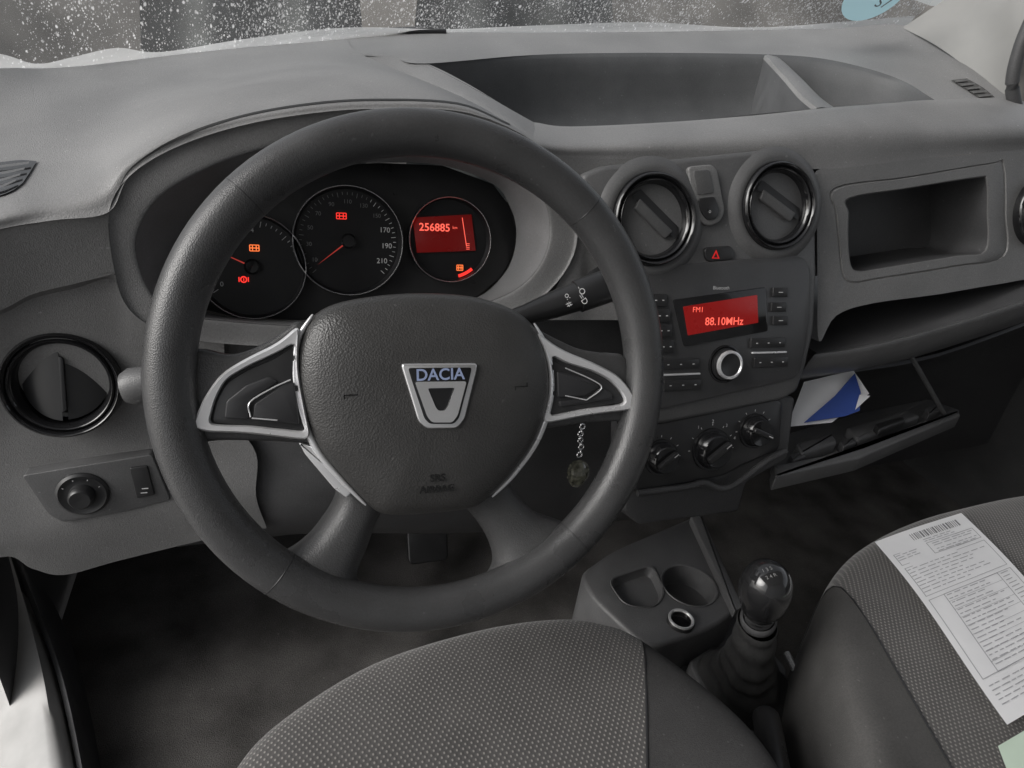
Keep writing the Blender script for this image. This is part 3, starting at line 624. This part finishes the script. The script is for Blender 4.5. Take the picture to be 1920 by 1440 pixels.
# ================= CENTRE TUNNEL, TRAY, GEAR LEVER =================
cs=thing('centre_tunnel','dark plastic floor console with cup holders and socket','console',(.35,.1,-.5))
TZ=-.40; TF=Fr((0,0,0)); TF.o=V((.36,.1,TZ));TF.u=V((1,0,0));TF.v=V((0,1,0));TF.n=V((0,0,1))
TRP=mat('tunnel_plastic',(.10,.10,.102),.40,900,.4,.0004,dust=.1)
tp=pplate('console_tray',TF,[(1085,1075),(1150,1030),(1312,962),(1392,1138),(1330,1180),(1215,1218),(1110,1120)],-.12,0,TRP,cs,bev=.006,r=.026)
pplate('tray_wall',TF,[(1295,968),(1313,961),(1394,1137),(1378,1146)],0,.012,TRP,tp,bev=.002,r=.002)
def cut(o,fr,out,d):
    g=[[fr.at(x,y,h) for x,y in out] for h in(-d,.05)]
    vs,fs=grid(g,True,cap0=True,cap1=True); cy=mk('cutter',vs,fs,BLK,None,smooth=False)
    md=o.modifiers.new('b','BOOLEAN'); md.operation='DIFFERENCE'; md.object=cy; md.solver='EXACT'
    bpy.context.view_layer.update()
    me=bpy.data.meshes.new_from_object(o.evaluated_get(bpy.context.evaluated_depsgraph_get()))
    o.modifiers.remove(md); o.data=me; bpy.data.objects.remove(cy)
def circ2(c,r,n=48,e=1.0): return [(c[0]+r*math.copysign(abs(math.cos(a))**e,math.cos(a)),c[1]+r*math.copysign(abs(math.sin(a))**e,math.sin(a))) for a in[2*math.pi*i/n for i in range(n)]]
def liner(o,d,nm):
    c=(sum(p[0] for p in o)/len(o),sum(p[1] for p in o)/len(o))
    def sc(k): return [(c[0]+(x-c[0])*k,c[1]+(y-c[1])*k) for x,y in o]
    g=[[TF.at(x,y,h) for x,y in L] for L,h in((sc(1.06),.0005),(sc(1.04),.0020),(sc(.985),.001),(sc(.97),-d+.008),(sc(.90),-d+.002),(sc(.5),-d+.001))]
    vs,fs=grid(g,True,cap1=True); mk(nm,vs,fs,TRP,tp,auto=50)
o1=circ2(TF.px(1292,1098,0),.036)
o2=rnd([TF.px(x,y,0) for x,y in((1140,1088),(1222,1060),(1246,1112),(1228,1140),(1172,1136))],.016,6)
for o_,d_,nm in((o1,.032,'cup_holder'),(o2,.014,'coin_tray')):
    cut(tp,TF,o_,d_+.003); liner(o_,d_,nm)
c=TF.px(1277,1162,.004)
sk=lathe('power_socket',TF,c,[(.0175,-.001),(.0175,.003),(.0165,.0045),(.0125,.0045),(.0115,.0),(.0115,-.0)],BLK,tp,seg=40)
lathe('socket_well',TF,c,[(.0118,.004),(.0115,.001),(.0001,.0008)],GLB,sk,seg=40)
lathe('socket_ring',TF,c,[(.0165,.0040),(.0158,.0066),(.0137,.0066),(.0126,.0042)],mat('bright_ring',(.8,.8,.8),.35,metal=.6,var=0),sk,seg=40)
tb_=[QZ(1180,1200,-.46),QZ(1390,1140,-.46),QZ(1480,1300,-.46),QZ(1560,1600,-.46),QZ(1250,1600,-.46),QZ(1240,1320,-.46)]
vs=[p for p in tb_]+[p+V((0,0,-.15)) for p in tb_]; n=len(tb_)
mk('tunnel_cover',vs,[tuple(range(n))]+[(i,(i+1)%n,n+(i+1)%n,n+i) for i in range(n)],DRK,cs,smooth=False)
SZ=Fr((0,0,0)); SZ.o=V((.36,0,-.455));SZ.u=V((1,0,0));SZ.v=V((0,1,0));SZ.n=V((0,0,1))
pplate('gear_surround',SZ,[(1290,1240),(1330,1215),(1440,1215),(1475,1250),(1480,1390),(1450,1410),(1350,1360)],-.01,.012,TRP,cs,bev=.003,r=.008)
gl=thing('gear_lever','black gear lever with glossy knob and leather gaiter','gear lever',QZ(1400,1330,-.45))
kt=QZ(1437,1094,-.19); kb=QZ(1395,1280,-.42); ax=(kt-kb).normalized()
f=Fr(kt); f.n=ax; f.u=(V((1,0,0))-ax*ax.x).normalized(); f.v=f.n.cross(f.u)
kno=lathe('knob',f,(0,0),[(.0001,.021),(.008,.0203),(.0150,.0165),(.0200,.010),(.0228,.000),(.0238,-.012),(.0230,-.026),(.0205,-.040),(.0172,-.053),(.0150,-.064),(.0150,-.072),(.010,-.074),(.009,-.12)],mat('knob_plastic',(.018,.018,.019),.12,coat=.6),gl,seg=40,auto=60)
lathe('knob_collar',f,(0,0),[(.0155,-.070),(.0175,-.073),(.0175,-.080),(.0150,-.084)],DRK,kno,seg=32)
text('shift_pattern','1 3 5',f,(0,.003),.0048,.0212,DIM,kno); text('shift_pattern','2 4 R',f,(0,-.004),.0048,.0212,DIM,kno)
rows=[]
for i in range(70):
    q=i/69; t=.105+.30*q; rx=.018+.012*q+.038*q**3+.0020*math.sin(i*.62+.9*math.sin(i*.2))*(.4+.6*q)
    rows.append([kt-ax*t*.78+f.u*rx*(1+.14*q*math.sin(5*b+q*3)+.03*math.sin(3*b+i*.3))*math.cos(b)+f.v*rx*1.15*(1+.11*q*math.cos(4*b+q*4))*math.sin(b) for b in[2*math.pi*j/48 for j in range(48)]])
vs,fs=grid(rows,True); mk('gaiter',vs,fs,mat('gaiter_leather',(.040,.040,.040),.38,600,.5,.0006),gl,auto=80)
hb=thing('handbrake','black handbrake lever between the seats','handbrake',QZ(1440,1400,-.42))
tube('handbrake_grip',cr([QZ(1435,1340,-.36),QZ(1442,1375,-.35),QZ(1460,1480,-.34)],5),[.010]+[.0135]*9+[.012],BLK,hb,seg=16)
tube('release_button',[QZ(1475,1225,-.40),QZ(1492,1258,-.40)],.004,CHR,hb,seg=10)
tube('belt_bracket',cr([QZ(1522,1205,-.40),QZ(1510,1240,-.41),QZ(1520,1300,-.42)],5),.0035,CON,hb,seg=8)

# ================= VAN SHELL =================
body=thing('van','white painted van shell with cream pillar trim','van',(.3,.4,-.6))
loft('door_sill',[
 [QZ(-300,1010,-.5),QZ(-250,1130,-.62),QZ(-200,1260,-.68),QZ(-150,1440,-.7),QZ(-100,1600,-.7)],
 [QZ(-22,1010,-.425),QZ(14,1130,-.52),QZ(40,1260,-.575),QZ(60,1440,-.595),QZ(66,1600,-.60)],
 [QZ(2,1004,-.42),QZ(40,1118,-.515),QZ(88,1260,-.572),QZ(128,1440,-.59),QZ(150,1600,-.595)],
 [QZ(10,1006,-.45),QZ(56,1116,-.55),QZ(112,1260,-.61),QZ(150,1440,-.63),QZ(170,1600,-.63)]],6,4,WPT,body,auto=60)
loft('door_seal',[
 [QZ(4,1006,-.425),QZ(50,1116,-.52),QZ(104,1260,-.58),QZ(144,1440,-.60),QZ(166,1600,-.60)],
 [QZ(20,1012,-.42),QZ(66,1112,-.515),QZ(120,1256,-.575),QZ(160,1436,-.595),QZ(178,1600,-.595)],
 [QZ(60,1070,-.5),QZ(110,1150,-.6),QZ(150,1260,-.64),QZ(190,1440,-.66),QZ(200,1600,-.66)]],6,3,DRK,body,auto=60)
loft('pillar_trim',[row(r) for r in [
 [(1692,52,.62),(1740,20,.60),(1800,-20,.57),(1900,-90,.52)],
 [(1755,85,.54),(1800,40,.54),(1850,0,.52),(1960,-80,.48)],
 [(1825,135,.47),(1860,70,.47),(1905,0,.46),(2000,-80,.43)],
 [(1893,184,.40),(1905,110,.41),(1935,30,.42),(2040,-60,.40)]]],6,5,CRM,body,auto=80)
tube('door_rubber',cr([Q(1905,205,.385),Q(1898,155,.39),Q(1914,85,.395),Q(1950,0,.40)],5),.009,DRK,body,seg=12)
mk('door_panel',[(1.42,-1.0,-.7),(1.42,1.0,-.7),(1.34,1.0,.05),(1.34,-1.0,.05)],[(0,1,2,3)],DRK,body,smooth=False)
mk('floor_liner',[(-.44,-1.2,-.655),(1.5,-1.2,-.655),(1.5,.75,-.655),(-.44,.75,-.655)],[(0,1,2,3)],CAR,body,smooth=False)
mk('firewall',[(-.46,.66,-.7),(1.45,.66,-.7),(1.45,.58,-.02),(-.46,.58,-.02)],[(0,1,2,3)],CAR,body,smooth=False)
mk('side_trim',[(-.445,.26,-.7),(-.445,.7,-.7),(-.445,.7,0),(-.445,.26,0)],[(0,1,2,3)],DRK,body,smooth=False)
HL=mat('headliner',(.72,.71,.69),.9,var=.05)
loft('unseen_roof_liner',[[V((x,y,z)) for x in(-.55,.0,.45,.9,1.45)] for y,z in((-1.1,.74),(-.6,.78),(-.1,.78),(.08,.75))],4,4,HL,body)  # roof out of view, added to cut top light and shape reflections
mk('unseen_bulkhead',[(-.55,-1.1,-.7),(1.45,-1.1,-.7),(1.45,-1.1,.74),(-.55,-1.1,.74)],[(0,1,2,3)],mat('bulkhead_grey',(.65,.65,.65),.8),body,smooth=False)  # rear end out of view, added for contrast, kept pale as fill
# windscreen
wb=[(-160,142,.485),(0,130,.535),(80,130,.565),(150,126,.585),(230,117,.615),(310,107,.645),(460,91,.695),(650,75,.738),(830,63,.765),(1000,63,.775),(1200,62,.775),(1400,59,.755),(1560,56,.705),(1700,50,.63)]
g0=row(wb); g1_=[p+V((-.02,-.10,.14)) if i<7 else p+V((.0,-.12,.14)) for i,p in enumerate(g0)]; g2_=[p+V((-.05,-.30,.42)) if i<7 else p+V((.0,-.34,.40)) for i,p in enumerate(g0)]
def wetglass(name,dense,base):
    m=bpy.data.materials.new(name); m.use_nodes=True; N=m.node_tree.nodes; L=m.node_tree.links; N.clear()
    out=N.new('ShaderNodeOutputMaterial'); tr_=N.new('ShaderNodeBsdfTransparent'); tr_.inputs[0].default_value=(.97,.98,.98,1)
    pb=N.new('ShaderNodeBsdfPrincipled'); pb.inputs['Base Color'].default_value=(.9,.92,.95,1); pb.inputs['Roughness'].default_value=.12
    tl=N.new('ShaderNodeBsdfTranslucent'); tl.inputs[0].default_value=(1,1,1,1)
    dm=N.new('ShaderNodeMixShader'); dm.inputs[0].default_value=.8; L.new(pb.outputs[0],dm.inputs[1]); L.new(tl.outputs[0],dm.inputs[2])
    geo=N.new('ShaderNodeNewGeometry')
    mp=N.new('ShaderNodeMapping'); mp.inputs['Scale'].default_value=(1,.6,.6); L.new(geo.outputs['Position'],mp.inputs[0])
    wn=N.new('ShaderNodeTexNoise'); wn.inputs['Scale'].default_value=90; L.new(mp.outputs[0],wn.inputs[0])
    wa=N.new('ShaderNodeVectorMath'); wa.operation='MULTIPLY_ADD'; wa.inputs[1].default_value=(.006,.006,.006); L.new(wn.outputs['Color'],wa.inputs[0]); L.new(mp.outputs[0],wa.inputs[2])
    masks=[]
    for sc,rad,amt in((150,.28,.8),(320,.40,.7),(560,.44,.6)):
        vo=N.new('ShaderNodeTexVoronoi'); vo.inputs['Scale'].default_value=sc; L.new(wa.outputs[0],vo.inputs[0])
        no=N.new('ShaderNodeTexNoise'); no.inputs['Scale'].default_value=18 if sc<200 else 9; no.inputs['Detail'].default_value=6; L.new(mp.outputs[0],no.inputs[0])
        mr=N.new('ShaderNodeMapRange'); mr.inputs[1].default_value=.50-dense; mr.inputs[2].default_value=.72-dense; mr.inputs[3].default_value=.14; mr.inputs[4].default_value=rad*1.3; L.new(no.outputs[0],mr.inputs[0])
        sb=N.new('ShaderNodeMath'); sb.operation='DIVIDE'; L.new(vo.outputs['Distance'],sb.inputs[0]); L.new(mr.outputs[0],sb.inputs[1])
        so_=N.new('ShaderNodeMapRange'); so_.inputs[1].default_value=1.0; so_.inputs[2].default_value=.5; L.new(sb.outputs[0],so_.inputs[0])
        sp=N.new('ShaderNodeSeparateColor'); L.new(vo.outputs['Color'],sp.inputs[0])
        rr_=N.new('ShaderNodeMapRange'); rr_.inputs[1].default_value=.15; rr_.inputs[2].default_value=1; rr_.inputs[4].default_value=amt; L.new(sp.outputs[0],rr_.inputs[0])
        m2=N.new('ShaderNodeMath'); m2.operation='MULTIPLY'; L.new(so_.outputs[0],m2.inputs[0]); L.new(rr_.outputs[0],m2.inputs[1]); masks.append(m2)
    ad=masks[0]
    for q in masks[1:]:
        a=N.new('ShaderNodeMath'); a.operation='MAXIMUM'; L.new(ad.outputs[0],a.inputs[0]); L.new(q.outputs[0],a.inputs[1]); ad=a
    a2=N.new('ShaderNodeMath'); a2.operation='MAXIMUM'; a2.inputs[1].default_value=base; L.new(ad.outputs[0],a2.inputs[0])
    mx=N.new('ShaderNodeMixShader'); L.new(a2.outputs[0],mx.inputs[0]); L.new(tr_.outputs[0],mx.inputs[1]); L.new(dm.outputs[0],mx.inputs[2]); L.new(mx.outputs[0],out.inputs[0]); return m
ws=loft('windscreen',[g0,g1_,g2_],5,5,wetglass('wet_glass',.15,.08),None); top(ws,'rain covered windscreen above the dashboard','windscreen')
loft('wet_edge_glare',[[p+V((0,.001,.0)) for p in g0],[p+V((-.001,-.006,.006)) for p in g0],[p+V((-.002,-.012,.012+.006*math.sin(i*2.1))) for i,p in enumerate(g0)]],7,3,wetglass('wet_glare_glass',.32,.45),ws)  # wet band at the glass foot; light reflected off the cowl painted white
tube('wiper',cr([Q(560,80,.735),Q(650,68,.745),(Q(740,58,.755)),Q(836,60,.755)],5),.0045,BLK,ws,seg=8)
tube('wiper_blade',cr([Q(600,72,.74),Q(700,58,.755),(Q(815,52,.76))],5),.003,BLK,ws,seg=8)
SG=Fr(Q(1645,10,.575)); SG.n=V((0,-.75,-.66)).normalized(); SG.u=V((1,0,0)); SG.v=SG.n.cross(SG.u)
sm=bpy.data.materials.new('sticker_blue'); sm.use_nodes=True; N=sm.node_tree.nodes; L=sm.node_tree.links
tl=N.new('ShaderNodeBsdfTranslucent'); tl.inputs[0].default_value=(.50,.74,.80,1); b_=N['Principled BSDF']; b_.inputs['Base Color'].default_value=(.5,.72,.78,1)
mx=N.new('ShaderNodeMixShader'); mx.inputs[0].default_value=.7; L.new(b_.outputs[0],mx.inputs[1]); L.new(tl.outputs[0],mx.inputs[2]); L.new(mx.outputs[0],N['Material Output'].inputs[0])
stk=lathe('sticker',SG,SG.px(1643,-12,0),[(.0001,0.001),(.050,0.001)],sm,ws,seg=40)
text('sticker_lettering','S7',SG,SG.px(1655,4,0),.026,.002,INK,stk)
pd=thing('clutch_pedal','black rubber pedal hanging in the driver footwell','pedal',(0,.45,-.5))
pfz=Fr(Q(800,1020,.45),.6); plate('pedal_pad',pfz,rnd(rect(0,0,.07,.06),.01),0,.012,BLK,pd,bev=.003); tube('pedal_arm',[pfz.at(0,0,0),pfz.at(0,.2,-.05)],.008,BLK,pd)

# ================= OUTSIDE =================
def gnoise(name,c1,c2,sc,rough,thr=(.4,.6)):
    m=bpy.data.materials.new(name); m.use_nodes=True; N=m.node_tree.nodes; L=m.node_tree.links; b=N['Principled BSDF']; b.inputs['Roughness'].default_value=rough
    g=N.new('ShaderNodeNewGeometry'); n=N.new('ShaderNodeTexNoise'); n.inputs['Scale'].default_value=sc; n.inputs['Detail'].default_value=3; L.new(g.outputs['Position'],n.inputs[0])
    r=N.new('ShaderNodeValToRGB'); r.color_ramp.elements[0].position=thr[0]; r.color_ramp.elements[1].position=thr[1]; r.color_ramp.elements[0].color=(*c1,1); r.color_ramp.elements[1].color=(*c2,1)
    L.new(n.outputs[0],r.inputs[0]); L.new(r.outputs[0],b.inputs['Base Color']); return m
gr=mk('ground',[(-200,-200,-1.15),(200,-200,-1.15),(200,200,-1.15),(-200,200,-1.15)],[(0,1,2,3)],gnoise('wet_asphalt',(.05,.05,.052),(.14,.135,.13),1.2,.3),kind='structure',smooth=False)
def sheet(name,label,cat,x0,x1,y,z1,m,n=60):
    rows=[]
    for i in range(9):
        q=i/8; sx_=1-.25*q**3
        rows.append([V(((x0+x1)/2+(x1-x0)*(j/n-.5)*sx_,y+.12*math.sin(j*.5)+.5*q*q,-1.15+(z1+1.15)*q+(.1*math.sin(j*.8) if i==8 else 0))) for j in range(n+1)])
    vs,fs=grid(rows); o=mk(name,vs,fs,m); top(o,label,cat); return o
HM=gnoise('backdrop_dark',(.012,.014,.014),(.07,.075,.072),1.8,.8)
h1=sheet('backdrop','dark stand-in hedge beyond the windscreen','backdrop',-.95,.55,5.0,1.0,HM,30)  # invented dark shapes standing in for blurred parked vehicles
h2=sheet('backdrop','dark stand-in hedge beyond the windscreen','backdrop',.85,2.6,5.0,1.0,HM,30)
for h in(h1,h2): h["group"]="dark backdrops beyond the car park"
sheet('pale_backdrop','pale stand-in wall across the car park','sheet',-14,14,7,1.1,gnoise('pale_patches',(.08,.075,.068),(.24,.225,.205),.8,.9))  # invented pale background standing in for the blurred tarmac view
# ---------------- light ----------------
w=bpy.data.worlds.new("World"); S.world=w; w.use_nodes=True; N=w.node_tree.nodes; L=w.node_tree.links
e_,a_=math.radians(34),math.radians(-98)
sky=N.new('ShaderNodeTexSky'); sky.sky_type='NISHITA'; sky.sun_disc=False; sky.sun_elevation=e_; sky.sun_rotation=a_; sky.air_density=1; sky.dust_density=4
hs=N.new('ShaderNodeHueSaturation'); hs.inputs['Saturation'].default_value=.20; L.new(sky.outputs[0],hs.inputs['Color']); L.new(hs.outputs[0],N['Background'].inputs[0]); N['Background'].inputs[1].default_value=.15
sd=bpy.data.lights.new('sun','SUN'); sd.energy=1.5; sd.angle=math.radians(40); sd.color=(1,.985,.965); so=bpy.data.objects.new('sun',sd); COL.objects.link(so)
dirv=V((math.sin(a_)*math.cos(e_),math.cos(a_)*math.cos(e_),math.sin(e_)))
so.rotation_euler=dirv.to_track_quat('Z','Y').to_euler()
